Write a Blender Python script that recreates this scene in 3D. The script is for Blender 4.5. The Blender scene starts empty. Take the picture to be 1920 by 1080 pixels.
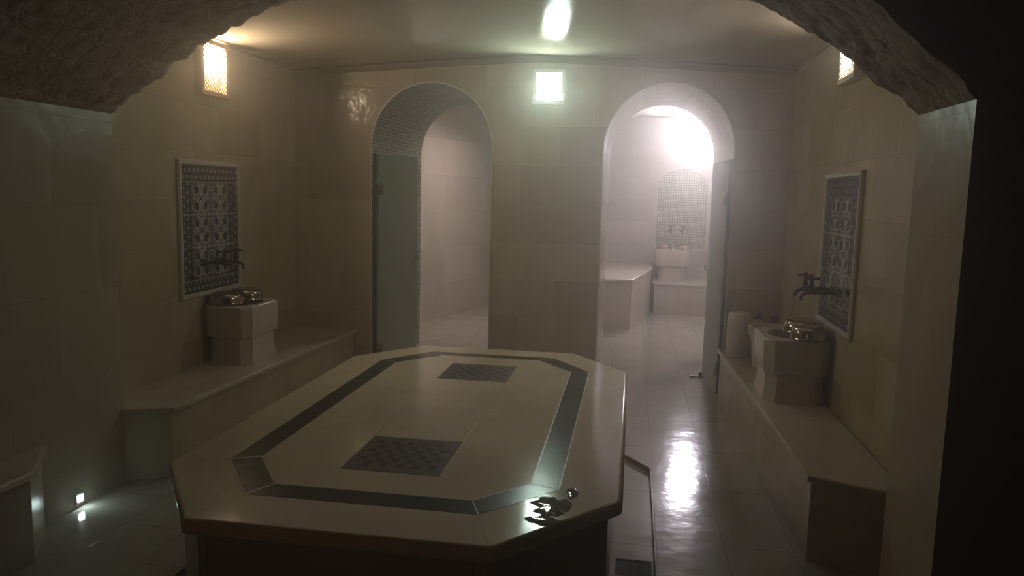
import bpy, bmesh, math, random
from mathutils import Vector, Matrix, noise
random.seed(7)
PI = math.pi
S = bpy.context.scene
C = S.collection

# ------------------------------------------------------------------ camera
CAMZ = 1.6
F_PX, YAW, PITCH, ROLL = 1451.35, 0.15238, 0.12368, 0.02440
cy, sy, cp, sp = math.cos(YAW), math.sin(YAW), math.cos(PITCH), math.sin(PITCH)
Fw = Vector((-sy*cp, cy*cp, -sp)); r0 = Vector((cy, sy, 0)); u0 = r0.cross(Fw)
rr = math.cos(ROLL)*r0 + math.sin(ROLL)*u0
uu = -math.sin(ROLL)*r0 + math.cos(ROLL)*u0
cam = bpy.data.cameras.new('camera'); camo = bpy.data.objects.new('camera', cam); C.objects.link(camo)
cam.sensor_width = 36; cam.lens = F_PX*36/1920; cam.clip_start = 0.02
camo.matrix_world = Matrix(((rr.x, uu.x, -Fw.x, 0), (rr.y, uu.y, -Fw.y, 0), (rr.z, uu.z, -Fw.z, CAMZ), (0, 0, 0, 1)))
S.camera = camo

# ------------------------------------------------------------------ world, exposure
w = bpy.data.worlds.new('world'); S.world = w; w.use_nodes = True
w.node_tree.nodes['Background'].inputs[0].default_value = (0.9, 0.62, 0.35, 1)
w.node_tree.nodes['Background'].inputs[1].default_value = 0.003
HAZE = 0.032                                            # steam filling all the rooms
vs = w.node_tree.nodes.new('ShaderNodeVolumeScatter'); vs.inputs['Color'].default_value = (1,.97,.88,1)
vs.inputs['Density'].default_value = HAZE; vs.inputs['Anisotropy'].default_value = .84
w.node_tree.links.new(vs.outputs[0], w.node_tree.nodes['World Output'].inputs['Volume'])
S.view_settings.view_transform = 'Standard'; S.view_settings.look = 'None'
S.view_settings.exposure = 0.0; S.view_settings.gamma = 1; S.view_settings.use_curve_mapping = False
S.cycles.use_denoising = True
S.cycles.max_bounces = 8; S.cycles.diffuse_bounces = 4; S.cycles.glossy_bounces = 4; S.cycles.adaptive_threshold = 0.02
S.cycles.transmission_bounces = 6; S.cycles.volume_bounces = 1
S.cycles.sample_clamp_indirect = 4; S.cycles.caustics_reflective = False; S.cycles.caustics_refractive = False
# lamp strengths (emission of each lamp's bulb)
LAMP_LEFT  = ((1.0, 0.78, 0.54), 235)
LAMP_RIGHT = ((1.0, 0.88, 0.78), 95)
LAMP_BACK  = ((0.72, 0.93, 0.80), 270)
LAMP_HOT   = ((0.97, 0.90, 1.0), 1900)
LAMP_ANTE  = ((1.0, 0.50, 0.25), 40)
LAMP_HOT_FILL  = ((1.0, 0.92, 0.76), 300)
LAMP_STEAM = ((1.0, 0.86, 0.76), 680)

# ------------------------------------------------------------------ materials
def mat(name, base=(.5,.5,.5), rough=.4, metal=0, emis=None, strength=0, trans=0, ior=1.45):
    m = bpy.data.materials.new(name); m.use_nodes = True
    b = m.node_tree.nodes['Principled BSDF']
    b.inputs['Base Color'].default_value = (*base, 1); b.inputs['Roughness'].default_value = rough
    b.inputs['Metallic'].default_value = metal; b.inputs['IOR'].default_value = ior
    b.inputs['Transmission Weight'].default_value = trans
    if emis: b.inputs['Emission Color'].default_value = (*emis, 1); b.inputs['Emission Strength'].default_value = strength
    return m
class NT:
    def __init__(s, m): s.t = m.node_tree; s.b = s.t.nodes['Principled BSDF']
    def n(s, typ, **kw):
        x = s.t.nodes.new(typ)
        for k, v in kw.items(): setattr(x, k, v)
        return x
    def l(s, a, b): s.t.links.new(a, b)
def swizzle(N, axes, off=(0,0)):
    g = N.n('ShaderNodeNewGeometry'); sx = N.n('ShaderNodeSeparateXYZ'); cx = N.n('ShaderNodeCombineXYZ')
    N.l(g.outputs['Position'], sx.inputs[0])
    for i, a in enumerate(axes):
        ad = N.n('ShaderNodeMath', operation='ADD'); ad.inputs[1].default_value = off[i]
        N.l(sx.outputs['XYZ'.index(a)], ad.inputs[0]); N.l(ad.outputs[0], cx.inputs[i])
    return g.outputs['Position'], cx.outputs[0]
def marble(name, axes, c1, c2, vein, bw=.61, bh=.31, mortar=.0012, rough=.16, off=(0,0), mort_col=None, wav=.02, spec=.38, veinmix=.75):
    """polished marble slabs: block-to-block tone change, cloudy veins and hairline joints"""
    m = mat(name, c1, rough); N = NT(m); N.b.inputs['Specular IOR Level'].default_value = spec
    pos, v = swizzle(N, axes, off)
    br = N.n('ShaderNodeTexBrick', offset=.5)
    br.inputs['Color1'].default_value = (*c1, 1); br.inputs['Color2'].default_value = (*c2, 1)
    br.inputs['Mortar'].default_value = (*(mort_col or [x*.62 for x in c1]), 1)
    br.inputs['Scale'].default_value = 1; br.inputs['Mortar Size'].default_value = mortar
    br.inputs['Mortar Smooth'].default_value = .3; br.inputs['Bias'].default_value = -.25
    br.inputs['Brick Width'].default_value = bw; br.inputs['Row Height'].default_value = bh
    N.l(v, br.inputs['Vector'])
    no = N.n('ShaderNodeTexNoise'); no.inputs['Scale'].default_value = 2.2; no.inputs['Detail'].default_value = 7
    no.inputs['Roughness'].default_value = .6; no.inputs['Distortion'].default_value = .5
    mp = N.n('ShaderNodeMapping'); mp.inputs['Scale'].default_value = (1, 1, .55); mp.inputs['Rotation'].default_value = (.5, .6, .3)
    N.l(pos, mp.inputs[0]); N.l(mp.outputs[0], no.inputs['Vector'])
    rp = N.n('ShaderNodeValToRGB'); e = rp.color_ramp.elements
    e[0].position = .34; e[0].color = (0,0,0,1); e[1].position = .72; e[1].color = (1,1,1,1); rp.color_ramp.interpolation = 'B_SPLINE'
    N.l(no.outputs['Fac'], rp.inputs[0])
    ml = N.n('ShaderNodeMath', operation='MULTIPLY'); ml.inputs[1].default_value = veinmix; N.l(rp.outputs[0], ml.inputs[0])
    mx = N.n('ShaderNodeMix', data_type='RGBA'); N.l(ml.outputs[0], mx.inputs[0])
    N.l(br.outputs['Color'], mx.inputs[6]); mx.inputs[7].default_value = (*vein, 1)
    N.l(mx.outputs[2], N.b.inputs['Base Color'])
    n2 = N.n('ShaderNodeTexNoise'); n2.inputs['Scale'].default_value = 5; n2.inputs['Detail'].default_value = 3
    N.l(pos, n2.inputs['Vector'])
    bp = N.n('ShaderNodeBump'); bp.inputs['Strength'].default_value = .35; bp.inputs['Distance'].default_value = wav
    ad = N.n('ShaderNodeMath', operation='MULTIPLY_ADD'); ad.inputs[1].default_value = -.12
    N.l(br.outputs['Fac'], ad.inputs[0]); N.l(n2.outputs['Fac'], ad.inputs[2])
    N.l(ad.outputs[0], bp.inputs['Height']); N.l(bp.outputs[0], N.b.inputs['Normal'])
    return m
WALL1, WALL2, WVEIN = (.56,.485,.36), (.38,.32,.225), (.34,.28,.175)
M_wx = marble('marble_wall_side', 'YZ', WALL1, WALL2, WVEIN, off=(.13,.05), spec=.2, rough=.19)
M_wy = marble('marble_wall_back', 'XZ', WALL1, WALL2, WVEIN, off=(.3,.05))
M_fl = marble('marble_floor', 'YX', (.45,.42,.37), (.38,.355,.32), (.28,.255,.22), bw=.68, bh=.31, off=(.225,.14), rough=.11, mort_col=(.16,.14,.12), mortar=.003, wav=.008, veinmix=.9)
M_bench = marble('marble_bench', 'YX', (.56,.50,.41), (.50,.45,.37), (.36,.31,.25), bw=1.4, bh=3, rough=.2, off=(.5,1.2))
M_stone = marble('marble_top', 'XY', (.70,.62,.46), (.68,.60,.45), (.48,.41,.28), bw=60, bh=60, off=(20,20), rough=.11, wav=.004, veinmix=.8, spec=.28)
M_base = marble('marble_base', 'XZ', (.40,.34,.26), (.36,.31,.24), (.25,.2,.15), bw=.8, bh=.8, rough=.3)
M_basin = marble('marble_basin', 'XY', (.62,.57,.49), (.6,.55,.47), (.45,.41,.35), bw=60, bh=60, off=(20,20), rough=.22)
M_green = marble('marble_dark_green', 'XY', (.030,.036,.026), (.028,.033,.024), (.06,.07,.055), bw=60, bh=60, off=(20,20), rough=.2, wav=.004, spec=.18)
M_pink = marble('marble_hot_room', 'XZ', (.62,.56,.54), (.5,.45,.43), (.42,.37,.35), bw=.61, bh=.31, off=(.1,.02), rough=.55)
M_pinkx = marble('marble_steam_room', 'YZ', (.60,.54,.50), (.42,.38,.36), (.40,.36,.33), bw=.9, bh=.45, off=(.45,.02), rough=.25)

def ceiling_mat():
    m = mat('glossy_ceiling_paint', (.50,.44,.34), .12); N = NT(m)
    g = N.n('ShaderNodeNewGeometry'); no = N.n('ShaderNodeTexNoise'); no.inputs['Scale'].default_value = 1.3
    N.l(g.outputs['Position'], no.inputs['Vector'])
    bp = N.n('ShaderNodeBump'); bp.inputs['Strength'].default_value = .15; bp.inputs['Distance'].default_value = .03
    N.l(no.outputs['Fac'], bp.inputs['Height']); N.l(bp.outputs[0], N.b.inputs['Normal'])
    return m
M_ceil = ceiling_mat()
M_matte = mat('matte_ceiling_paint', (.6,.55,.5), .8)
def rough_mat():
    m = mat('carved_rough_stone', (.30,.235,.19), .75); N = NT(m)
    g = N.n('ShaderNodeNewGeometry'); no = N.n('ShaderNodeTexNoise'); no.inputs['Scale'].default_value = 14; no.inputs['Detail'].default_value = 8
    vo = N.n('ShaderNodeTexVoronoi', feature='DISTANCE_TO_EDGE'); vo.inputs['Scale'].default_value = 9
    N.l(g.outputs['Position'], no.inputs['Vector'])
    mxv = N.n('ShaderNodeMix', data_type='VECTOR'); mxv.inputs[0].default_value = .12
    N.l(g.outputs['Position'], mxv.inputs[4]); N.l(no.outputs['Color'], mxv.inputs[5]); N.l(mxv.outputs[1], vo.inputs['Vector'])
    mr = N.n('ShaderNodeMapRange'); mr.inputs[2].default_value = .12; N.l(vo.outputs['Distance'], mr.inputs[0])
    ad = N.n('ShaderNodeMath', operation='ADD'); N.l(no.outputs['Fac'], ad.inputs[0]); N.l(mr.outputs[0], ad.inputs[1])
    bp = N.n('ShaderNodeBump'); bp.inputs['Strength'].default_value = .45; bp.inputs['Distance'].default_value = .01
    N.l(ad.outputs[0], bp.inputs['Height']); N.l(bp.outputs[0], N.b.inputs['Normal'])
    rp = N.n('ShaderNodeValToRGB'); e = rp.color_ramp.elements
    e[0].position = .3; e[0].color = (.22,.165,.13,1); e[1].position = .75; e[1].color = (.36,.29,.245,1)
    N.l(no.outputs['Fac'], rp.inputs[0]); N.l(rp.outputs[0], N.b.inputs['Base Color'])
    return m
M_rough = rough_mat()
M_front = marble('marble_pier', 'XZ', (.34,.28,.21), (.28,.235,.18), (.2,.165,.12), rough=.4)
M_pier = marble('marble_pier_inside', 'YZ', (.46,.40,.32), (.37,.32,.25), (.3,.255,.19), bw=.61, bh=.42, rough=.3, off=(.13,.2), spec=.18)
M_darkplaster = mat('antechamber_plaster', (.20,.15,.10), .8)
def mosaic(name, c1, c2, mort, tw, th, rough, uv=False, axes='XZ', msize=.0025, bump=.004, metal=0.0):
    m = mat(name, c1, rough, metal); N = NT(m)
    if uv:
        t = N.n('ShaderNodeTexCoord'); v = t.outputs['UV']
    else:
        _, v = swizzle(N, axes, (0.002, 0.004))
    br = N.n('ShaderNodeTexBrick', offset=0)
    br.inputs['Color1'].default_value = (*c1, 1); br.inputs['Color2'].default_value = (*c2, 1); br.inputs['Mortar'].default_value = (*mort, 1)
    br.inputs['Scale'].default_value = 1; br.inputs['Mortar Size'].default_value = msize; br.inputs['Mortar Smooth'].default_value = .2
    br.inputs['Brick Width'].default_value = tw; br.inputs['Row Height'].default_value = th; br.inputs['Bias'].default_value = -.1
    N.l(v, br.inputs['Vector']); N.l(br.outputs['Color'], N.b.inputs['Base Color'])
    mr = N.n('ShaderNodeMapRange'); mr.inputs[3].default_value = rough; mr.inputs[4].default_value = .7
    N.l(br.outputs['Fac'], mr.inputs[0]); N.l(mr.outputs[0], N.b.inputs['Roughness'])
    # pillow each tile: cell-local coordinates
    sx = N.n('ShaderNodeSeparateXYZ'); N.l(v, sx.inputs[0]); outs = []
    for i, d in ((0, tw), (1, th)):
        a = N.n('ShaderNodeMath', operation='DIVIDE'); a.inputs[1].default_value = d; N.l(sx.outputs[i], a.inputs[0])
        f = N.n('ShaderNodeMath', operation='FRACT'); N.l(a.outputs[0], f.inputs[0])
        s = N.n('ShaderNodeMath', operation='SUBTRACT'); s.inputs[1].default_value = .5; N.l(f.outputs[0], s.inputs[0])
        p = N.n('ShaderNodeMath', operation='POWER'); p.inputs[1].default_value = 2; N.l(s.outputs[0], p.inputs[0]); outs.append(p)
    q = N.n('ShaderNodeMath', operation='ADD'); N.l(outs[0].outputs[0], q.inputs[0]); N.l(outs[1].outputs[0], q.inputs[1])
    bp = N.n('ShaderNodeBump', invert=True); bp.inputs['Strength'].default_value = .6; bp.inputs['Distance'].default_value = bump
    N.l(q.outputs[0], bp.inputs['Height']); N.l(bp.outputs[0], N.b.inputs['Normal'])
    return m
M_mosrev = mosaic('green_grey_glass_mosaic', (.42,.47,.35), (.20,.235,.165), (.06,.065,.05), .03, .03, .10, uv=True, msize=.004, bump=.012)
M_mosniche = mosaic('pale_green_mosaic', (.60,.60,.48), (.36,.38,.28), (.10,.12,.08), .035, .035, .3, msize=.0045)
M_chrome = mat('steel', (.40,.34,.27), .16, 1)
M_dark_metal = mat('tarnished_bronze', (.055,.04,.03), .38, .7)
M_hinge = mat('hinge_metal', (.25,.22,.18), .3, 1)
M_frost = mat('frosted_green_glass', (.90,.95,.88), .5, 0, trans=.55, ior=1.25)
nt = M_frost.node_tree; tl = nt.nodes.new('ShaderNodeBsdfTranslucent'); tl.inputs[0].default_value = (.92,.96,.90,1)
mxs = nt.nodes.new('ShaderNodeMixShader'); mxs.inputs[0].default_value = .3
nt.links.new(nt.nodes['Principled BSDF'].outputs[0], mxs.inputs[1]); nt.links.new(tl.outputs[0], mxs.inputs[2]); nt.links.new(mxs.outputs[0], nt.nodes['Material Output'].inputs[0])
M_trim = mat('white_marble_trim', (.56,.53,.48), .3)
M_plastic = mat('white_plastic', (.66,.62,.54), .35)
M_red = mat('dark_red_plastic', (.16,.03,.02), .8)
M_frame = mat('lamp_frame_stone', (.62,.42,.24), .45)
M_framew = mat('lamp_frame_white', (.8,.8,.78), .35)
M_lat = mat('lattice_white', (.75,.62,.45), .5)
M_joint_w = mat('pale_joint_filler', (.75,.72,.66), .3)
M_joint_d = mat('dark_joint_filler', (.22,.19,.15), .6)
M_grate = mat('grate_hole_black', (.02,.018,.015), .8)

# ------------------------------------------------------------------ mesh helpers
def tag(o, label=None, cat=None, group=None, kind=None):
    if label: o['label'] = label
    if cat: o['category'] = cat
    if group: o['group'] = group
    if kind: o['kind'] = kind
    return o
def obj(name, bm, mats, parent=None, smooth=False, angle=None):
    me = bpy.data.meshes.new(name); bmesh.ops.recalc_face_normals(bm, faces=bm.faces); bm.to_mesh(me); bm.free()
    for m in (mats if isinstance(mats, (list, tuple)) else [mats]): me.materials.append(m)
    if smooth or angle:
        for p in me.polygons: p.use_smooth = True
        if angle: me.set_sharp_from_angle(angle=math.radians(angle))
        big = sum(p.area for p in me.polygons)*.04
        for p in me.polygons:
            if p.loop_total > 4 and p.area > big: p.use_smooth = False
    o = bpy.data.objects.new(name, me); C.objects.link(o)
    if parent: o.parent = parent
    return o
def thing(name, label, cat, loc=(0,0,0), rz=0, group=None, kind=None):
    o = bpy.data.objects.new(name, None); C.objects.link(o); o.location = loc; o.rotation_euler = (0,0,rz); o.empty_display_size = .1
    return tag(o, label, cat, group, kind)
def copy_tree(o, parent=None):
    c = o.copy(); C.objects.link(c)
    if parent: c.parent = parent
    for ch in list(o.children): copy_tree(ch, c)
    return c
def box(bm, x0, x1, y0, y1, z0, z1, mi=0):
    v = [bm.verts.new(p) for p in ((x0,y0,z0),(x1,y0,z0),(x1,y1,z0),(x0,y1,z0),(x0,y0,z1),(x1,y0,z1),(x1,y1,z1),(x0,y1,z1))]
    fs = [bm.faces.new([v[i] for i in q]) for q in ((3,2,1,0),(4,5,6,7),(0,1,5,4),(1,2,6,5),(2,3,7,6),(3,0,4,7))]
    for f in fs: f.material_index = mi
    return v
def prism(bm, pts, z0, z1, mi=0, bev=0):
    """vertical prism over a polygon in XY; bev rounds the top rim"""
    rings = [(z0, 0)]
    if bev:
        for k in range(5):
            a = k/4*PI/2; rings.append((z1-bev+bev*math.sin(a), bev*(1-math.cos(a))))
    else: rings.append((z1, 0))
    loops = []
    for z, ins in rings:
        loops.append([bm.verts.new((*p, z)) for p in inset(pts, ins)])
    n = len(pts)
    for a, b in zip(loops, loops[1:]):
        for i in range(n):
            f = bm.faces.new([a[i], a[(i+1)%n], b[(i+1)%n], b[i]]); f.material_index = mi
    for L in (loops[0], loops[-1]):
        f = bm.faces.new(L); f.material_index = mi
def inset(pts, d):
    if not d: return [tuple(p) for p in pts]
    n = len(pts); area = sum(pts[i][0]*pts[(i+1)%n][1]-pts[(i+1)%n][0]*pts[i][1] for i in range(n)); s = 1 if area > 0 else -1
    out = []
    for i in range(n):
        p0, p1, p2 = Vector(pts[i-1][:2]), Vector(pts[i][:2]), Vector(pts[(i+1)%n][:2])
        e1, e2 = (p1-p0).normalized(), (p2-p1).normalized()
        n1, n2 = Vector((-e1.y, e1.x))*s, Vector((-e2.y, e2.x))*s
        b = (n1+n2); b = b/ max(.2, b.dot(n1)); out.append(tuple(p1+b*d))
    return out
def ring_loft(bm, rings, mi=0, cap0=True, cap1=True):
    L = [[bm.verts.new(p) for p in r] for r in rings]; n = len(L[0])
    for a, b in zip(L, L[1:]):
        for i in range(n):
            f = bm.faces.new([a[i], a[(i+1)%n], b[(i+1)%n], b[i]]); f.material_index = mi
    if cap0: bm.faces.new(L[0]).material_index = mi
    if cap1: bm.faces.new(L[-1]).material_index = mi
def lathe(bm, prof, n=40, c=(0,0,0), mi=0):
    rings = [[(c[0]+r*math.cos(2*PI*i/n), c[1]+r*math.sin(2*PI*i/n), c[2]+z) for i in range(n)] for r, z in prof]
    ring_loft(bm, rings, mi)
def tube(bm, path, r, n=12, mi=0, radii=None):
    pts = [Vector(p) for p in path]; rings = []
    up = Vector((0,0,1))
    for i, p in enumerate(pts):
        d = (pts[min(i+1, len(pts)-1)]-pts[max(i-1, 0)]).normalized()
        a = d.cross(up if abs(d.dot(up)) < .95 else Vector((0,1,0))).normalized(); b = d.cross(a)
        R = radii[i] if radii else r
        rings.append([p + a*R*math.cos(2*PI*k/n) + b*R*math.sin(2*PI*k/n) for k in range(n)])
    ring_loft(bm, rings, mi)

# ------------------------------------------------------------------ setting: shell of the main room
XL, XR, YB, YI = -2.85, 1.18, 6.28, 7.80
def ceil_z(x, y):
    u = abs((x+.80)/2.03); d = max(0, 1-u**1.15)
    d = d*.9 + .1*math.cos(min(1, u)*PI/2)
    return 2.555 + d*(.112 + .06*(YB-min(y, YB)))
bm = bmesh.new(); nx, ny = 48, 24; G = []
for j in range(ny+1):
    y = 3.0 + (YB+.02-3.0)*j/ny; G.append([bm.verts.new((XL-.02+(XR-XL+.04)*i/nx, y, ceil_z(XL-.02+(XR-XL+.04)*i/nx, y))) for i in range(nx+1)])
for j in range(ny):
    for i in range(nx): bm.faces.new([G[j][i], G[j][i+1], G[j+1][i+1], G[j+1][i]])
o = obj('ceiling', bm, M_ceil, smooth=True); tag(o, kind='structure')
sm = o.modifiers.new('solid', 'SOLIDIFY'); sm.thickness = .12; sm.offset = -1
if o.data.polygons[0].normal.z > 0: sm.offset = -1
# make sure the slab thickens upwards
o.data.flip_normals() if o.data.polygons[0].normal.z > 0 else None

# floor with the recessed gutter around the belly stone
K = (1.6-.64)/1.15
def sc(p): return (p[0]*K, p[1]*K)
OCT = [sc(p) for p in ((-1.50,2.352),(-.405,2.352),(0.008,2.84),(0.008,5.005),(-.374,5.52),(-1.497,5.52),(-1.87,5.02),(-1.87,2.86))]
GX = .160
GUT = [(-.28,2.18),(GX,2.75),(GX,4.49),(.0133,4.72),(-.30,5.06),(-1.33,5.06),(-1.79,4.50),(-1.79,2.30),(-1.45,1.85),(-.45,1.85)]
GUT = [(-1.36,1.72),(-.27,1.72),(GX,2.30),(GX,4.49),(-.21,5.00),(-1.40,5.00),(-1.80,4.50),(-1.80,2.30)]
bm = bmesh.new()
outer = [(-4.2,-1.6),(3.2,-1.6),(3.2,12.2),(-4.2,12.2)]
def ringfill(bm, outer, inner, z, mi):
    ov = [bm.verts.new((*p, z)) for p in outer]; iv = [bm.verts.new((*p, z)) for p in inner]
    es = [bm.edges.new((L[i], L[(i+1)%len(L)])) for L in (ov, iv) for i in range(len(L))]
    r = bmesh.ops.triangle_fill(bm, use_beauty=True, edges=es)
    for f in r['geom']:
        if isinstance(f, bmesh.types.BMFace): f.material_index = mi
    return iv
iv = ringfill(bm, outer, GUT, 0, 0)
lo = [bm.verts.new((v.co.x, v.co.y, -.030)) for v in iv]
for i in range(len(iv)):
    f = bm.faces.new([iv[i], iv[(i+1)%len(iv)], lo[(i+1)%len(iv)], lo[i]]); f.material_index = 1
f = bm.faces.new(lo); f.material_index = 0
# underside so the floor has thickness
v = [bm.verts.new((*p, -.12)) for p in outer]; bm.faces.new(v)
tag(obj('floor', bm, [M_fl, M_joint_d]), kind='structure')

# side walls of the main room
def wallbox(name, x0, x1, y0, y1, z0, z1, m):
    bm = bmesh.new(); box(bm, x0, x1, y0, y1, z0, z1); return tag(obj(name, bm, m), kind='structure')
wallbox('wall_left', XL-.2, XL, 3.0, YB+.01, 0, 3.0, M_wx)
wallbox('wall_right', XR, XR+.2, 3.0, YB+.01, 0, 3.0, M_wx)

# back wall with two deep arched doorways
def arch_pts(x0, x1, zs, zt, n=28):
    cx, a, h = (x0+x1)/2, (x1-x0)/2, zt-zs
    return [(cx-a*math.cos(PI*k/n), zs+h*math.sin(PI*k/n)) for k in range(n+1)]
D1 = (-2.172, -1.158, 1.95, 2.466); D2 = (-.252, .752, 1.95, 2.466)
poly = [(-3.05,0),(D1[0],0)] + arch_pts(*D1) + [(D1[1],0),(D2[0],0)] + arch_pts(*D2) + [(D2[1],0),(1.5,0),(1.5,3.0),(-3.05,3.0)]
bm = bmesh.new(); uvl = bm.loops.layers.uv.new('uv')
A = [bm.verts.new((x, YB, z)) for x, z in poly]; B = [bm.verts.new((x, YI, z)) for x, z in poly]
cum = [0]
for i in range(1, len(poly)+1):
    p, q = poly[i-1], poly[i % len(poly)]; cum.append(cum[-1]+math.hypot(p[0]-q[0], p[1]-q[1]))
for i in range(len(poly)):
    j = (i+1) % len(poly); f = bm.faces.new([A[i], A[j], B[j], B[i]])
    f.material_index = 1 if 1 <= i <= 30 else (2 if 32 <= i <= 61 else 0)
    for lp, uv in zip(f.loops, ((0, cum[i]), (0, cum[i+1]), (YI-YB, cum[i+1]), (YI-YB, cum[i]))): lp[uvl].uv = uv
from mathutils.geometry import tessellate_polygon
for tri in tessellate_polygon([[Vector((x, z, 0)) for x, z in poly]]):
    for L in (A, B): bm.faces.new([L[k] for k in tri])
tag(obj('wall_back', bm, [M_wy, M_mosrev, M_wx]), kind='structure')
# slim pale edge trim around each doorway
def archtrim(name, D, w=.012, d=.006):
    bm = bmesh.new()
    inner = [(D[0], 0)] + arch_pts(*D) + [(D[1], 0)]
    outr = [(D[0]-w, 0)] + arch_pts(D[0]-w, D[1]+w, D[2], D[3]+w) + [(D[1]+w, 0)]
    rings = []
    for (a, b), (c, e) in zip(inner, outr):
        rings.append([(a, YB+.004, b), (a, YB-d, b), (c, YB-d, e), (c, YB+.004, e)])
    ring_loft(bm, rings)
    tag(obj(name, bm, M_trim), kind='structure')
archtrim('trim_1', D1); archtrim('trim_2', D2)

# brown cornice where back wall meets ceiling
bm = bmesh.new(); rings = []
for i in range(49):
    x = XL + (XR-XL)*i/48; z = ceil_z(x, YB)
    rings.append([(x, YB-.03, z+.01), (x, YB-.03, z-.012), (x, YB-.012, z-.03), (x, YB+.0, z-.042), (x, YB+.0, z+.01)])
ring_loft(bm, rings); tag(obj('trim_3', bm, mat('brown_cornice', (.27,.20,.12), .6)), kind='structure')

# hot room behind the right doorway, steam room behind the left
wallbox('wall_hot_back', -1.1, 1.7, 11.4, 11.6, 0, 3.0, M_pink)
wallbox('wall_hot_right', 1.5, 1.7, YI, 11.4, 0, 3.0, M_pinkx)
wallbox('wall_partition', -1.1, -.95, YI, 11.4, 0, 3.0, M_pinkx)
bm = bmesh.new(); box(bm, -.95, 1.5, YI, 11.4, 2.70, 2.85); tag(obj('ceiling_hot_room', bm, M_matte), kind='structure')
bm = bmesh.new(); box(bm, -3.1, -1.1, YI, 12.0, 2.75, 2.9); tag(obj('ceiling_steam_room', bm, M_ceil), kind='structure')
bm = bmesh.new()
prism(bm, [(-2.86,7.78),(-1.51,12.0),(-1.71,12.1),(-3.3,12.1),(-3.3,7.78)], 0, 3.0); tag(obj('wall_steam_left', bm, M_pinkx), kind='structure')
wallbox('wall_steam_back', -1.75, -1.1, 11.75, 12.0, 0, 3.0, M_pink)

# ------------------------------------------------------------------ near arch: skewed wall with rough carved soffit
PL, PR, ZI = -2.65, 1.07, 1.945
def yfar(x): return 3.66 + (x-PL)*(3.24-3.66)/(PR-PL)
def ynear(x): return 2.10 + (x-PL)*(2.73-2.10)/(PR-PL)
prof = [(-2.65,1.945),(-2.5,2.03),(-2.3,2.165),(-2.08,2.285),(-1.8,2.395),(-1.6,2.455),(-1.2,2.56),(-.79,2.60),(-.4,2.57),(.0,2.51),(.36,2.405),(.53,2.32),(.71,2.215),(.92,2.045),(1.0,1.99),(1.07,1.93)]
def intr(x):
    for (a, b), (c, d) in zip(prof, prof[1:]):
        if a <= x <= c: return b+(d-b)*(x-a)/(c-a)
    return prof[-1][1]
bm = bmesh.new(); NX, NY = 260, 60; G = []
def disp(x, y, z, edge):
    p = Vector((x*7, y*7, z*7)); d = abs(noise.noise(p))*.9 + abs(noise.noise(p*2.3))*.55 + .25*abs(noise.noise(p*5))
    return d*.045*(0.3+.7*edge)
for i in range(NX+1):
    x = PL + (PR-PL)*i/NX; col = []
    for j in range(NY+1):
        t = j/NY; y = ynear(x)+(yfar(x)-ynear(x))*t; z = intr(x)
        e = max(0, 1-abs(1-t)*(yfar(x)-ynear(x))/.45)
        dz = disp(x, y, z, e)
        fl = 1 if 2 < i < NX-2 else 0
        col.append(bm.verts.new((x, y + (noise.noise(Vector((x*9, y*9, 3)))*.03 if 0 < j else 0), z - (dz-.02)*fl)))
    G.append(col)
for i in range(NX):
    for j in range(NY): bm.faces.new([G[i][j], G[i][j+1], G[i+1][j+1], G[i+1][j]]).material_index = 1
for j, s in ((0, 1), (NY, -1)):
    top = [bm.verts.new((G[i][j].co.x, G[i][j].co.y, 3.1)) for i in range(NX+1)]
    for i in range(NX):
        bm.faces.new([G[i][j], G[i+1][j], top[i+1], top[i]]).material_index = 2 if j == 0 else 0
# piers
for X, xo in ((PL, -4.2), (PR, 3.2)):
    for pts in ([(X, ynear(X)), (X, yfar(X)), (xo, yfar(X)), (xo, ynear(X))],):
        a = [bm.verts.new((*p, 0)) for p in pts]; m_ = [bm.verts.new((*p, ZI)) for p in pts]; b = [bm.verts.new((*p, 3.1)) for p in pts]
        for lo_, hi_ in ((a, m_), (m_, b)):
            for i in range(4):
                f = bm.faces.new([lo_[i], lo_[(i+1)%4], hi_[(i+1)%4], hi_[i]]); f.material_index = 3 if i == 0 else (2 if i == 3 else 0)
        bm.faces.new(b)
for f in bm.faces:
    f.smooth = f.material_index == 1
tag(obj('wall_front', bm, [M_front, M_rough, M_darkplaster, M_pier]), kind='structure')
# antechamber the picture is taken from
wallbox('wall_ante_left', -4.2, -4.0, -1.6, 2.2, 0, 3.1, M_darkplaster)
wallbox('wall_ante_right', 3.0, 3.2, -1.6, 2.8, 0, 3.1, M_darkplaster)
wallbox('wall_ante_back', -4.2, 3.2, -1.8, -1.6, 0, 3.1, M_darkplaster)
bm = bmesh.new(); box(bm, -4.2, 3.2, -1.6, 3.2, 3.1, 3.25); tag(obj('ceiling_ante', bm, M_darkplaster), kind='structure')

# ------------------------------------------------------------------ belly stone
st = thing('belly_stone', 'large octagonal marble belly stone with dark green border in the middle of the room', 'heated stone', (0,0,-.03))
def local(o): o.location = (0,0,.03)
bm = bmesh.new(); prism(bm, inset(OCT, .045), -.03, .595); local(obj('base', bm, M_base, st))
bm = bmesh.new()
T0, T1 = .588, .64
rings = []
for z, ins in ((T0, .02), (T0+.004, .008), (T0+.012, .002), (T0+.026, 0), (T1-.014, 0), (T1-.005, .003), (T1-.001, .009), (T1, .016)):
    rings.append([(*p, z) for p in inset(OCT, ins)])
ring_loft(bm, rings); local(obj('stone_top', bm, M_stone, st, angle=40))
BO = [sc(p) for p in ((-1.39,2.604),(-.502,2.604),(-.24,2.90),(-.24,4.939),(-.507,5.302),(-1.368,5.302),(-1.638,4.95),(-1.638,2.946))]
BI = [sc(p) for p in ((-1.335,2.722),(-.548,2.722),(-.355,2.94),(-.355,4.91),(-.603,5.205),(-1.275,5.205),(-1.528,4.90),(-1.528,2.995))]
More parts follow.
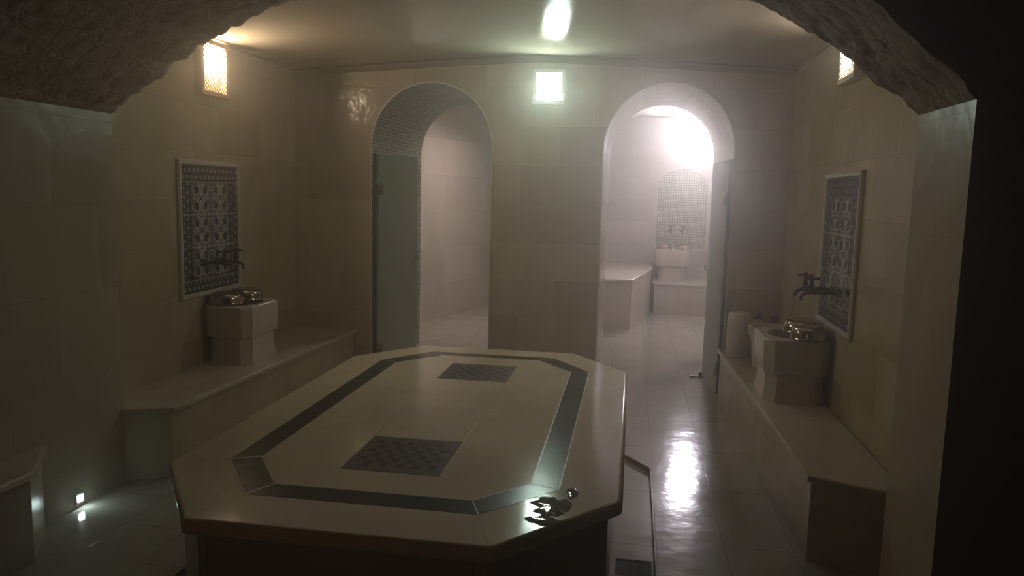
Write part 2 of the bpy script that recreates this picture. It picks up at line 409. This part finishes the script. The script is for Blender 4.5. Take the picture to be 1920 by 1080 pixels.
bm = bmesh.new()
for z in (T1+.0006,):
    a = [bm.verts.new((*p, z)) for p in BO]; b = [bm.verts.new((*p, z)) for p in BI]
    a0 = [bm.verts.new((*p, T1-.004)) for p in BO]; b0 = [bm.verts.new((*p, T1-.004)) for p in BI]
    for i in range(8):
        j = (i+1) % 8; bm.faces.new([a[i], a[j], b[j], b[i]]); bm.faces.new([a[i], a0[i], a0[j], a[j]]); bm.faces.new([b[i], b[j], b0[j], b0[i]])
local(tag(obj('border_inlay', bm, M_green, st), 'dark green marble border band'))
# pale hairline joints of the top
def line(p, q, w, z, m):
    bm = bmesh.new()
    p, q = Vector(p), Vector(q); d = (q-p).normalized(); n = Vector((-d.y, d.x))*w/2
    vs = [bm.verts.new((*(c), z)) for c in (p-n, q-n, q+n, p+n)]; bm.faces.new(vs)
    local(obj('joint', bm, m, st))
for i in range(8): line(BO[i], BI[i], .004, T1+.0011, M_joint_w)
for i in (1, 2, 3): line(BI[i], BI[(i+1)%8], .004, T1+.0011, M_joint_w)
for i in (2,): line(BO[i], BO[i+1], .004, T1+.0011, M_joint_w)
line(sc((-.728,2.94)), sc((-.728,3.72)), .003, T1+.0009, M_joint_w)
for p, q in (((-1.15,3.38),(-1.15,4.53)), ((-.728,3.72),(-.728,4.53)), ((-1.15,4.2),(-1.87,4.2)), ((-1.528,3.55),(-1.15,3.55)), ((-.355,3.6),(-.728,3.6)), ((-1.15,3.9),(-.728,3.9)),
             ((-.24,3.75),(.0,3.75)), ((-.24,2.9),(-.02,2.85)), ((-1.39,2.604),(-1.49,2.38)), ((-.502,2.604),(-.42,2.37)), ((-1.638,2.946),(-1.85,2.87)), ((-.24,4.939),(0,5.0)), ((-1.1,5.3),(-1.1,5.5))):
    line(sc(p), sc(q), .0016, T1+.0004, M_joint_d)
M_ck = [mat('checker_dark', (.035,.02,.017), .45), mat('checker_light', (.12,.088,.078), .45)]
for m_ in M_ck: m_.node_tree.nodes['Principled BSDF'].inputs['Specular IOR Level'].default_value = .15
for (x0, x1, y0, y1) in ((-1.15,-.728,2.937,3.377), (-1.15,-.718,4.534,4.976)):
    bm = bmesh.new(); x0, y0 = sc((x0, y0)); x1, y1 = sc((x1, y1)); n, m_ = 12, 8
    for i in range(n):
        for j in range(m_):
            xa, xb = x0+(x1-x0)*i/n, x0+(x1-x0)*(i+1)/n; ya, yb = y0+(y1-y0)*j/m_, y0+(y1-y0)*(j+1)/m_
            edge = 1 if (i in (0, n-1) or j in (0, m_-1)) else 0
            f = bm.faces.new([bm.verts.new((*p, T1+.0008)) for p in ((xa,ya),(xb,ya),(xb,yb),(xa,yb))])
            f.material_index = 0 if (not edge and (i+j) % 2) else 1
    local(tag(obj('checkerboard_inlay', bm, M_ck, st), 'dark brown checkerboard inlay'))

# water puddle on the near right corner
def blob(cx, cy, rx, ry, seed, n=60, amp=.35):
    return [(cx + rx*math.cos(a)*(1+amp*noise.noise(Vector((math.cos(a)*2, math.sin(a)*2, seed)))*1.6), cy + ry*math.sin(a)*(1+amp*noise.noise(Vector((math.cos(a)*2.4, math.sin(a)*2.4, seed+7)))*1.6)) for a in [2*PI*k/n for k in range(n)]]
M_water = bpy.data.materials.new('water'); M_water.use_nodes = True; nt = M_water.node_tree; nt.nodes.remove(nt.nodes['Principled BSDF'])
mxs, fr, tr, gl = (nt.nodes.new('ShaderNode'+k) for k in ('MixShader', 'Fresnel', 'BsdfTransparent', 'BsdfGlossy'))
fr.inputs[0].default_value = 1.33; gl.inputs['Roughness'].default_value = .03; tr.inputs[0].default_value = (.93,.95,.93,1)
nt.links.new(fr.outputs[0], mxs.inputs[0]); nt.links.new(tr.outputs[0], mxs.inputs[1]); nt.links.new(gl.outputs[0], mxs.inputs[2]); nt.links.new(mxs.outputs[0], nt.nodes['Material Output'].inputs[0])
bm = bmesh.new()
for (cx, cy_, rx, ry, sd) in ((-.208,2.285,.06,.08,1), (-.225,2.175,.055,.03,4), (-.155,2.40,.02,.045,9)):
    P = blob(cx, cy_, rx, ry, sd)
    rings = [[(*p, T1+.0012) for p in P]]
    for ins, h in ((.15, .0022), (.4, .0028), (.8, .0031)):
        rings.append([(cx+(p[0]-cx)*(1-ins), cy_+(p[1]-cy_)*(1-ins), T1+h) for p in P])
    ring_loft(bm, rings, cap0=False)
tag(obj('water_puddle', bm, M_water, smooth=True), 'small puddle of water on the near right corner of the belly stone', 'puddle')

# ------------------------------------------------------------------ benches
def bench(name, pts, h, label, mtop, over=.02):
    t = thing(name, label, 'bench')
    bm = bmesh.new(); prism(bm, inset(pts, over), 0, h-.028); obj('base', bm, (M_pier if pts[0][1] < 2.5 else M_wx) if mtop is M_bench else M_pinkx, t)
    bm = bmesh.new(); prism(bm, pts, h-.03, h, bev=.012); obj('bench_top', bm, mtop, t, angle=50)
    return t
bench('marble_bench', [(-2.845,3.66),(-2.64,3.64),(-2.411,3.751),(-2.303,6.27),(-2.845,6.27)], .40, 'long marble bench along the left wall, carrying the left basin', M_bench)
bench('marble_bench', [(1.175,3.262),(.806,3.435),(.712,6.27),(1.175,6.27)], .40, 'long marble bench along the right wall, carrying the bucket and right basin', M_bench)
bench('marble_bench', [(-2.645,2.15),(-2.43,2.15),(-2.41,2.76),(-2.60,3.05),(-2.645,3.05)], .40, 'dark low marble ledge at the left edge beside the floor light', M_bench)
M_benchp = marble('marble_hot_bench', 'YX', (.64,.58,.53), (.58,.53,.49), (.45,.4,.36), bw=2, bh=3, rough=.25)
bench('marble_bench', [(-.94,9.05),(.035,9.2),(.30,10.75),(.30,11.39),(-.94,11.39)], .61, 'tall pale marble bench inside the right doorway, left of the mosaic niche', M_benchp)
bench('marble_ledge', [(.305,10.66),(.99,10.62),(1.49,10.3),(1.49,11.39),(.305,11.39)], .42, 'low pale marble ledge under the small basin in the hot room', M_benchp)

# ------------------------------------------------------------------ basins
def rect8(cx, cy_, hx, hy, ch, z, sub=5):
    c = [(hx,-hy+ch),(hx,hy-ch),(hx-ch,hy),(-hx+ch,hy),(-hx,hy-ch),(-hx,-hy+ch),(-hx+ch,-hy),(hx-ch,-hy)]
    out = []
    for i in range(8):
        a, b = c[i], c[(i+1) % 8]; k_ = sub if i % 2 == 0 else 2
        for k in range(k_): out.append((cx+a[0]+(b[0]-a[0])*k/k_, cy_+a[1]+(b[1]-a[1])*k/k_, z))
    return out
def basin(name, label, loc, hx, hy, zt, zb, group=None, rot=0, ped=1):
    t = thing(name, label, 'basin', loc, rot, group); H = zt-zb
    zz = zb-loc[2]
    bm = bmesh.new()
    zs = zz+H*.46
    R = [rect8(0,0,hx*.93,hy*.93,.045,zs), rect8(0,0,hx*.955,hy*.955,.05,zs+.008), rect8(0,0,hx*.985,hy*.985,.055,zz+H*.72), rect8(0,0,hx,hy,.055,zz+H-.018), rect8(0,0,hx*.992,hy*.992,.055,zz+H-.005), rect8(0,0,hx*.965,hy*.965,.05,zz+H)]
    ang = [math.atan2(p[1]/hy, p[0]/hx) for p in R[0]]
    for f, z in ((.74,zz+H), (.72,zz+H-.006), (.70,zz+H-.02), (.66,zz+H-.07), (.5,zz+H-.12), (.15,zz+H-.135)):
        R.append([(hx*f*math.cos(a), hy*f*math.sin(a), z) for a in ang])
    ring_loft(bm, R); obj('bowl', bm, M_basin, t, angle=35)
    bm = bmesh.new()
    R = [rect8(0,0,hx*.94,hy*.94,.06,zz), rect8(0,0,hx*.93,hy*.93,.06,zz+.035), rect8(0,0,hx*.89,hy*.89,.06,zz+H*.16), rect8(0,0,hx*.87,hy*.87,.06,zz+H*.3), rect8(0,0,hx*.87,hy*.87,.06,zz+H*.42), rect8(0,0,hx*.86,hy*.86,.05,zs)]
    R = [[(x*ped, y*ped, z) for x, y, z in r] for r in R]
    ring_loft(bm, R); obj('pedestal', bm, M_basin, t, angle=35)
    return t
basin('marble_basin', 'carved marble wash basin on the left bench under the blue tile panel', (-2.672,5.0,.40), .175, .245, .79, .40)
basin('marble_basin', 'carved marble wash basin on the right bench in front of the white bucket', (.985,4.86,.40), .19, .235, .78, .40)
basin('marble_basin', 'small white marble basin under the arched mosaic in the hot room', (.565,11.15,.42), .235, .20, .85, .42, ped=.86)

# ------------------------------------------------------------------ metal hamam bowls (upturned)
def bowl_mesh(r=.112, h=.078):
    prof = [(r*1.0,0),(r*1.03,.004),(r*1.0,.01),(r*.99,.02),(r*.97,h*.5),(r*.9,h*.78),(r*.76,h*.93),(r*.6,h*.985),(r*.57,h*.965),(r*.3,h*.97),(r*.1,h*.975),(0.004,h*.975)]
    bm = bmesh.new(); lathe(bm, prof, 48); return bm
first = tag(obj('metal_bowl', bowl_mesh(), M_chrome, angle=50), 'upturned metal bowl on the left basin, nearer the camera', 'bowl', 'upturned washing bowls on the basins')
def bowl(loc, label, tilt=(0,0,0), s=1):
    o = first.copy(); C.objects.link(o); o.location = loc; o.rotation_euler = tilt; o.scale = (s,s,s); o['label'] = label; return o
first.location = (-2.742,4.90,.793); first.rotation_euler = (.0,.0,0)
bowl((-2.71,5.125,.793), 'upturned metal bowl on the left basin, farther from the camera', (0,.0,0))
bowl((1.06,4.945,.783), 'upturned metal bowl at the back rim of the right basin', (0,.0,0))
bowl((1.06,4.715,.783), 'upturned metal bowl at the front rim of the right basin', (0,.0,0))
bowl((.45,11.07,.853), 'upturned metal bowl on the left side of the small hot room basin', s=.97)
bowl((.715,11.07,.853), 'upturned metal bowl on the right side of the small hot room basin', s=.97)

# ------------------------------------------------------------------ taps; local +X points away from the wall
def make_tap(label):
    t = thing('wall_tap', label, 'tap', group='paired taps over the basins')
    bm = bmesh.new()
    tube(bm, [(.0,0,0),(.004,0,0),(.008,0,0),(.014,0,0),(.02,0,0)], 0, 20, radii=[.028,.028,.024,.015,.011])
    tube(bm, [(.018,0,0),(.06,0,0),(.062,0,0),(.075,0,0),(.077,0,0),(.12,0,0),(.165,0,-.004),(.188,0,-.014),(.198,0,-.034),(.20,0,-.05)], 0, 14,
         radii=[.010,.011,.015,.015,.012,.0125,.012,.011,.010,.0105])
    obj('spout', bm, M_dark_metal, t, angle=45)
    bm = bmesh.new(); tube(bm, [(.145,0,.0),(.145,0,.02),(.145,0,.022),(.145,0,.04),(.145,0,.042),(.145,0,.07)], 0, 14, radii=[.014,.016,.019,.017,.011,.010])
    obj('valve', bm, M_dark_metal, t, angle=45)
    bm = bmesh.new()
    tube(bm, [(.10,0,.078),(.105,0,.078),(.12,0,.077),(.145,0,.078),(.17,0,.077),(.185,0,.078),(.19,0,.078)], 0, 12, radii=[.005,.009,.006,.009,.006,.009,.005])
    tube(bm, [(.145,-.045,.078),(.145,-.04,.078),(.145,-.025,.077),(.145,0,.078),(.145,.025,.077),(.145,.04,.078),(.145,.045,.078)], 0, 12, radii=[.005,.009,.006,.009,.006,.009,.005])
    tube(bm, [(.145,0,.068),(.145,0,.092),(.145,0,.096)], 0, 12, radii=[.011,.011,.004])
    obj('cross_handle', bm, M_dark_metal, t, angle=45)
    return t
t0 = make_tap('dark cross handled tap over the left basin, nearer the camera')
t0.location = (XL+.021,4.80,1.078)
def tap(loc, rz, label, s=1):
    t = copy_tree(t0); t.location = loc; t.rotation_euler = (0,0,rz); t['label'] = label; t.scale = (s,s,s)
tap((XL+.021,4.95,1.078), 0, 'dark cross handled tap over the left basin, farther from the camera')
tap((XR-.021,4.56,1.078), PI, 'dark cross handled tap over the right basin, nearer the camera')
tap((XR-.021,4.72,1.078), PI, 'dark cross handled tap over the right basin, farther from the camera')
tap((.535,11.375,1.10), -PI/2, 'left tap on the arched mosaic in the hot room', 1.0)
tap((.71,11.375,1.10), -PI/2, 'right tap on the arched mosaic in the hot room', 1.0)

# ------------------------------------------------------------------ blue patterned tile panels; local X right, Z up, facing -Y
T_blue = mat('tile_blue_glaze', (.042,.042,.072), .16); T_navy = mat('tile_navy', (.012,.012,.026), .16)
T_white = mat('tile_white', (.52,.51,.48), .16); T_mid = mat('tile_grey_blue', (.11,.115,.14), .16); T_rust = mat('tile_rust', (.10,.045,.04), .2)
T_grout = mat('tile_grout', (.55,.54,.52), .25)
def make_panel(label):
    t = thing('tile_panel', label, 'tile panel')
    W, Z0, Z1 = .70, .885, 1.722; hw = W/2
    bm = bmesh.new()
    # frame: bevelled border
    o_, i_ = .034, 0
    pr = [(0,.0),(0,.012),(.008,.022),(.024,.022),(.034,.012),(.034,0)]
    rings = []
    for (sx, sz) in ((-1,0),(1,0),(1,1),(-1,1)):
        rings.append([(sx*(hw+d), -h, (Z0-d) if sz == 0 else (Z1+d)) for d, h in pr])
    vs = [[bm.verts.new(p) for p in r] for r in rings]
    for a in range(4):
        for k in range(6):
            bm.faces.new([vs[a][k], vs[(a+1)%4][k], vs[(a+1)%4][(k+1)%6], vs[a][(k+1)%6]])
    obj('frame', bm, M_trim, t)
    bm = bmesh.new(); L = [0]
    box(bm, -hw, hw, -.010, -.0005, Z0, Z1, 0)
    def face(pts, mi, lay):
        y = -.010 - .0004*lay; f = bm.faces.new([bm.verts.new((x, y, z)) for x, z in pts]); f.material_index = mi
    def ell(cx, cz, rx, rz, mi, lay, n=14, rot=0):
        c, s = math.cos(rot), math.sin(rot)
        face([(cx+rx*math.cos(a)*c-rz*math.sin(a)*s, cz+rx*math.cos(a)*s+rz*math.sin(a)*c) for a in [2*PI*k/n for k in range(n)]], mi, lay)
    def arc(cx, cz, r, w, a0, a1, mi, lay, n=10):
        A_ = [a0+(a1-a0)*k/n for k in range(n+1)]
        for p, q in zip(A_, A_[1:]):
            face([(cx+(r-w/2)*math.cos(p), cz+(r-w/2)*math.sin(p)), (cx+(r+w/2)*math.cos(p), cz+(r+w/2)*math.sin(p)), (cx+(r+w/2)*math.cos(q), cz+(r+w/2)*math.sin(q)), (cx+(r-w/2)*math.cos(q), cz+(r-w/2)*math.sin(q))], mi, lay)
    def rct(x0, x1, z0, z1, mi, lay): face([(x0,z0),(x1,z0),(x1,z1),(x0,z1)], mi, lay)
    bb = .108                                              # border width
    fx0, fx1, fz0, fz1 = -hw+bb, hw-bb, Z0+bb*.98, 1.616
    rct(fx0, fx1, fz0, fz1, 3, 1)                          # field ground
    rct(-hw+.006, hw-.006, 1.700, 1.706, 1, 1); rct(-hw+.006, hw-.006, 1.628, 1.634, 1, 1)
    # field cells
    nc, nr = 2, 3; cw = (fx1-fx0)/nc; chh = .2155
    for r in range(4):
        zc = 1.616 - chh*(r+.5)
        for c in range(nc):
            xc = fx0 + cw*(c+.5)
            for s in (1, -1):
                z_ = zc + s*.052
                if z_ < fz0+.02: continue
                face([(xc-.009,z_-.03),(xc+.009,z_-.03),(xc+.016,z_+.022),(xc+.006,z_+.034),(xc-.006,z_+.034),(xc-.016,z_+.022)], 2, 2)
                ell(xc, z_+s*.004, .005, .02, 4 if False else 3, 3)
                for q in (-1, 1):
                    arc(xc+q*.052, z_, .033, .009, PI*.5 if q > 0 else PI*.5, PI*1.9 if q > 0 else -PI*.9, 2, 2, 12)
                    ell(xc+q*.052, z_, .021, .027, 1, 3)
                    ell(xc+q*.052, z_+s*.010, .006, .009, 0, 4)
                    ell(xc+q*.025, z_+s*.040, .016, .006, 2, 2, rot=q*s*.5)
                    ell(xc+q*.098, z_+.01*s, .010, .018, 2, 2); ell(xc+q*.098, z_+.01*s, .005, .011, 1, 3)
            if zc > fz0+.01:
                for q in (-1, 1):
                    ell(xc+q*.040, zc, .020, .011, 2, 2); ell(xc+q*.040, zc, .012, .006, 3, 3)
                    ell(xc+q*.080, zc, .016, .015, 2, 2); ell(xc+q*.080, zc, .009, .009, 4, 3)
                rct(xc-.013, xc+.013, zc-.012, zc+.012, 1, 4); face([(xc-.024,zc),(xc,zc-.022),(xc+.024,zc),(xc,zc+.022)], 2, 3)
            zb_ = zc - chh/2
            if zb_ > fz0+.02:
                for k in range(5):
                    ell(xc-.09+k*.045, zb_, .014, .009, 2, 2); ell(xc-.09+k*.045, zb_, .006, .004, 1, 3)
    # border ornament: twin rows of small leaves and dots
    def orn(x, z, k, vertical):
        d = .022*(1 if k % 2 else -1); a, b = (d, 0) if vertical else (0, d)
        ell(x+a, z+b, .014, .010, 2, 2, 10, rot=(.8 if k % 2 else -.8)); ell(x+a, z+b, .007, .005, 0, 3, 8)
        ell(x-a*1.3, z-b*1.3, .008, .008, 3, 2, 8); ell(x-a*1.3, z-b*1.3, .004, .004, 4, 3, 8)
    for k in range(26):
        x = -hw+.018 + (W-.036)*k/25; orn(x, 1.667, k, False); orn(x, Z0+.053, k, False)
    for k in range(22):
        z = Z0+.12 + (1.60-Z0-.12)*k/21
        for x in (-hw+.052, hw-.052): orn(x, z, k, True)
    for x in (-hw+.010, -hw+.096, hw-.010, hw-.096): rct(x-.0025, x+.0025, Z0+.01, 1.61, 1, 2)
    rct(-hw+.006, hw-.006, Z0+.008, Z0+.013, 1, 2); rct(-hw+.1, hw-.1, Z0+.094, Z0+.099, 1, 2)
    for z in (1.616, 1.401, 1.186, .971): rct(-hw, hw, z-.0015, z+.0015, 5, 5)
    for x in (0, -.2, .2): rct(x-.0007, x+.0007, Z0, Z1, 5, 5)
    obj('patterned_tiles', bm, [T_blue, T_navy, T_white, T_mid, T_rust, T_grout], t)
    return t
p1 = make_panel('framed blue and white patterned tile panel on the left wall'); p1.location = (XL+.001,4.912,0); p1.rotation_euler = (0,0,PI/2)
p2 = copy_tree(p1); p2['label'] = 'framed blue and white patterned tile panel on the right wall'; p2.location = (XR-.001,4.668,0); p2.rotation_euler = (0,0,-PI/2)

# ------------------------------------------------------------------ arched mosaic in the hot room
t = thing('mosaic_panel', 'arched pale green mosaic panel behind the taps in the hot room', 'mosaic')
A2 = (.335,1.035,1.76,1.97)
def archpoly(D, zb): return [(D[0], zb)] + arch_pts(*D, n=24) + [(D[1], zb)]
bm = bmesh.new(); P = archpoly(A2, .845)
a = [bm.verts.new((x, 11.390, z)) for x, z in P]; b = [bm.verts.new((x, 11.3999, z)) for x, z in P]
bm.faces.new(a); bm.faces.new(b)
for i in range(len(P)): j = (i+1) % len(P); bm.faces.new([a[i], a[j], b[j], b[i]])
obj('mosaic_tiles', bm, M_mosniche, t)
bm = bmesh.new(); Q = archpoly((A2[0]-.03,A2[1]+.03,A2[2],A2[3]+.03), .815)
V = [[bm.verts.new((x, y, z)) for x, z in PP] for PP, y in ((P, 11.3999), (P, 11.380), (Q, 11.380), (Q, 11.3999))]
for s in range(4):
    u_, v_ = V[s], V[(s+1)%4]
    for i in range(len(P)): j = (i+1) % len(P); bm.faces.new([u_[i], u_[j], v_[j], v_[i]])
obj('frame', bm, M_trim, t)

# ------------------------------------------------------------------ wall lamps; local: faces -Y, origin at centre of the back
def make_lamp(name, label, col, strength, W, H, bz, mframe, group=None, open_top=True, br=.085):
    t = thing(name, label, 'wall lamp', group=group)
    d, f = .042, .028; w, h = W/2, H/2
    bm = bmesh.new()
    box(bm, -w, -w+.012, -d, 0, -h, h); box(bm, w-.012, w, -d, 0, -h, h); box(bm, -w+.012, w-.012, -d, 0, -h, -h+.012)
    if not open_top: box(bm, -w+.012, w-.012, -d, 0, h-.012, h)
    box(bm, -w, w, -d-.012, -d, -h, -h+f); box(bm, -w, w, -d-.012, -d, h-f, h)
    box(bm, -w, -w+f, -d-.012, -d, -h+f, h-f); box(bm, w-f, w, -d-.012, -d, -h+f, h-f)
    bmesh.ops.bevel(bm, geom=bm.edges[:], offset=.0015, segments=1, affect='EDGES')
    obj('frame', bm, mframe, t)
    bm = bmesh.new(); iw, ih = w-f, h-f; s_ = .034; n = int((iw+ih)*2/s_)+2
    for sgn in (1, -1):
        for k in range(-n, n+1):
            c = k*s_; pts = []
            # line z = sgn*x + c clipped to the opening
            x0_, x1_ = -iw, iw
            za, zb_ = sgn*x0_+c, sgn*x1_+c
            lo_, hi_ = (-ih, ih)
            xs = sorted([x0_, x1_] + [ (lo_-c)/sgn, (hi_-c)/sgn ])
            xa, xb = xs[1], xs[2]
            if xb-xa < .01 or xa < -iw-1e-6 or xb > iw+1e-6: continue
            zm = sgn*(xa+xb)/2+c
            if not (lo_ < zm < hi_): continue
            tube(bm, [(xa, -d-.006, sgn*xa+c), (xb, -d-.006, sgn*xb+c)], .003, 6)
    obj('lattice', bm, M_lat, t)
    bm = bmesh.new()
    prof = [(.002,-br)] + [(br*math.cos(a), br*math.sin(a)) for a in [-PI/2+PI*k/12 for k in range(1, 12)]] + [(.002,br)]
    lathe(bm, prof, 20)
    for v_ in bm.verts: v_.co = (v_.co.x*1.15, v_.co.y*.2-.022, v_.co.z*1.0+bz)
    obj('bulb', bm, mat('bulb_glow', (1,1,1), .5, emis=col, strength=strength), t, smooth=True)
    return t
lL = make_lamp('wall_lamp', 'warm wall lamp with a lattice front high on the left wall', *LAMP_LEFT, .34, .36, .055, M_frame)
lL.location = (XL, 4.94, 2.365); lL.rotation_euler = (0,0,PI/2)
lR = make_lamp('wall_lamp', 'wall lamp high on the right wall, half hidden by the arch', *LAMP_RIGHT, .34, .30, 0, M_framew)
lR.location = (XR, 4.62, 2.40); lR.rotation_euler = (0,0,-PI/2)
lB = make_lamp('wall_lamp', 'bright square wall lamp between the two doorways', *LAMP_BACK, .26, .27, -.03, M_framew, open_top=False, br=.075)
lB.location = (-.70, YB, 2.43)
lH = make_lamp('wall_lamp', 'dazzling white lamp high in the hot room', *LAMP_HOT, .26, .24, 0, M_framew, br=.085)
lH.location = (.885, 11.4, 2.50)
lS = make_lamp('ceiling_lamp', 'ceiling lamp inside the left steam room', *LAMP_STEAM, .3, .3, 0, M_framew, open_top=False)
lS.location = (-1.36, 8.75, 2.75); lS.rotation_euler = (PI/2,0,0); lS['category'] = 'ceiling lamp'
lN = make_lamp('ceiling_lamp', 'unseen ceiling lamp added to brighten the hot room', *LAMP_HOT_FILL, .3, .3, 0, M_framew, open_top=False, br=.09)
lN.location = (1.25, 8.7, 2.70); lN.rotation_euler = (PI/2,0,0); lN['category'] = 'ceiling lamp'  # added lamp out of view, brightens the hot room's far wall and floor

lA = make_lamp('wall_lamp', 'dim warm wall lamp in the antechamber', *LAMP_ANTE, .3, .3, 0, M_frame)
lA.location = (-2.4, -1.6, 2.3); lA.rotation_euler = (0,0,PI)
# ------------------------------------------------------------------ floor light low on the left pier
t = thing('floor_light', 'small bright square floor light low on the left wall', 'light', (PL, 3.30, .045))
bm = bmesh.new(); box(bm, 0, .012, -.032, .032, -.032, .032); bmesh.ops.bevel(bm, geom=bm.edges[:], offset=.003, segments=2, affect='EDGES'); obj('housing', bm, M_hinge, t)
bm = bmesh.new(); box(bm, .012, .016, -.017, .017, -.015, .017); obj('lens', bm, mat('led_glow', (1,1,1), .4, emis=(.75,1,.95), strength=60), t)

# ------------------------------------------------------------------ glass doors
def glass_door(name, hinge, ang, zt, wdt, label):
    t = thing(name, label, 'glass door', (hinge[0], hinge[1], 0), ang); t['kind'] = 'structure'
    bm = bmesh.new(); box(bm, .02, wdt, -.005, .005, .012, zt); bmesh.ops.bevel(bm, geom=bm.edges[:], offset=.0015, segments=1, affect='EDGES')
    obj('glass_panel', bm, M_frost, t)
    for z in (.22, zt-.30):
        bm = bmesh.new(); box(bm, -.01, .075, -.014, .014, z-.045, z+.045); box(bm, -.018, .004, -.02, .02, z-.05, z+.05)
        bmesh.ops.bevel(bm, geom=bm.edges[:], offset=.002, segments=1, affect='EDGES'); obj('hinge', bm, M_hinge, t)
    bm = bmesh.new()
    for s in (1, -1):
        tube(bm, [(wdt-.05, s*.004, 0.98), (wdt-.05, s*.018, 0.98), (wdt-.05, s*.020, 0.98), (wdt-.05, s*.03, 0.98), (wdt-.05, s*.045, 0.98), (wdt-.05, s*.048, 0.98)], 0, 20, radii=[.012,.010,.022,.028,.026,.012])
    obj('knob', bm, mat('polished_chrome', (.85,.84,.80), .08, 1), t, angle=40)
    return t
glass_door('door_1', (D1[0]+.025, YB+.06), math.radians(75), 1.89, .66, 'frosted glass door swung inward in the left doorway')
glass_door('door_2', (D2[1]-.030, YB+.03), math.radians(94.5), 1.89, .66, 'frosted glass door swung inward in the right doorway')
bm = bmesh.new(); box(bm, D2[1]-.028, D2[1]-.002, YB+.004, YB+.03, .02, 1.89); tag(obj('trim_4', bm, mat('dark_door_seal', (.03,.027,.02), .5)), kind='structure')
bm = bmesh.new(); box(bm, D1[0]+.002, D1[0]+.022, YB+.03, YB+.055, .02, 1.89); tag(obj('trim_5', bm, mat('dark_door_seal', (.03,.027,.02), .5)), kind='structure')
t = thing('door_stop', 'small dark metal door stop on the floor of the right doorway', 'door stop', (.62,6.93,0))
bm = bmesh.new(); box(bm, -.06, .06, -.012, .012, 0, .012); bmesh.ops.bevel(bm, geom=bm.edges[:], offset=.002, segments=1, affect='EDGES'); obj('plate', bm, M_dark_metal, t)
bm = bmesh.new(); lathe(bm, [(.016,.012),(.016,.03),(.01,.045),(.004,.048)], 16, (.03,0,0)); obj('peg', bm, M_dark_metal, t, angle=40)

# ------------------------------------------------------------------ bucket, canister and bottle tops behind the right basin
t = thing('plastic_bucket', 'white plastic bucket on the right bench behind the basin', 'bucket', (1.0,5.62,.40))
bm = bmesh.new()
lathe(bm, [(.10,0),(.112,.004),(.116,.012),(.124,.10),(.135,.24),(.137,.242),(.150,.244),(.152,.25),(.146,.285),(.156,.288),(.158,.294),(.152,.30),(.142,.298),(.136,.24),(.12,.10),(.108,.02),(.01,.016)], 48)
obj('body', bm, M_plastic, t, angle=40)
for s in (1, -1):
    bm = bmesh.new(); box(bm, s*.150-.006, s*.150+.006, -.018, .018, .235, .275); bmesh.ops.bevel(bm, geom=bm.edges[:], offset=.003, segments=2, affect='EDGES'); obj('lug', bm, M_plastic, t)
bm = bmesh.new(); tube(bm, [(.156*math.cos(a), -.02-.14*math.sin(a)*.98, .255-.085*math.sin(a)) for a in [PI*k/20 for k in range(21)]], .0028, 8); obj('handle', bm, M_plastic, t, smooth=True)
o = thing('plastic_canister', 'pale plastic canister between the bucket and the right doorway', 'canister', (.83,6.0,.40))
bm = bmesh.new(); lathe(bm, [(.082,0),(.088,.006),(.088,.28),(.084,.31),(.07,.335),(.05,.34),(.048,.335),(.044,.30),(.01,.298)], 36); obj('body', bm, M_plastic, o, angle=45)
for (x, y, h, lab) in ((.985,6.06,.33,'bottle with a dark red cap behind the white bucket, left of the pair'), (1.09,6.03,.312,'bottle with a dark red cap behind the white bucket, right of the pair')):
    o = thing('bottle', lab, 'bottle', (x,y,.40), group='bottles behind the bucket')
    bm = bmesh.new(); lathe(bm, [(.028,0),(.034,.004),(.034,h*.72),(.026,h*.82),(.016,h*.86),(.016,h*.9)], 24); obj('body', bm, M_plastic, o, angle=40)
    bm = bmesh.new(); lathe(bm, [(.032,h*.86),(.034,h*.87),(.034,h*.97),(.03,h),(.004,h)], 24); obj('cap', bm, M_red, o, angle=40)

# ------------------------------------------------------------------ drain grate in the gutter
t = thing('drain_grate', 'dark rectangular drain grate in the gutter beside the belly stone', 'drain grate', (.067,3.265,-.03))
bm = bmesh.new(); box(bm, -.085, .085, -.085, -.078, 0, .006); box(bm, -.085, .085, .078, .085, 0, .006); box(bm, -.085, -.078, -.078, .078, 0, .006); box(bm, .078, .085, -.078, .078, 0, .006)
obj('rim', bm, M_joint_d, t)
bm = bmesh.new(); box(bm, -.078, .078, -.078, .078, 0, .0015)  # matte black plate, darkness of the drain hole put into its colour
for k in range(11): box(bm, -.07+.014*k-.0035, -.07+.014*k+.0035, -.078, .078, .0015, .005)
obj('bars', bm, M_grate, t)
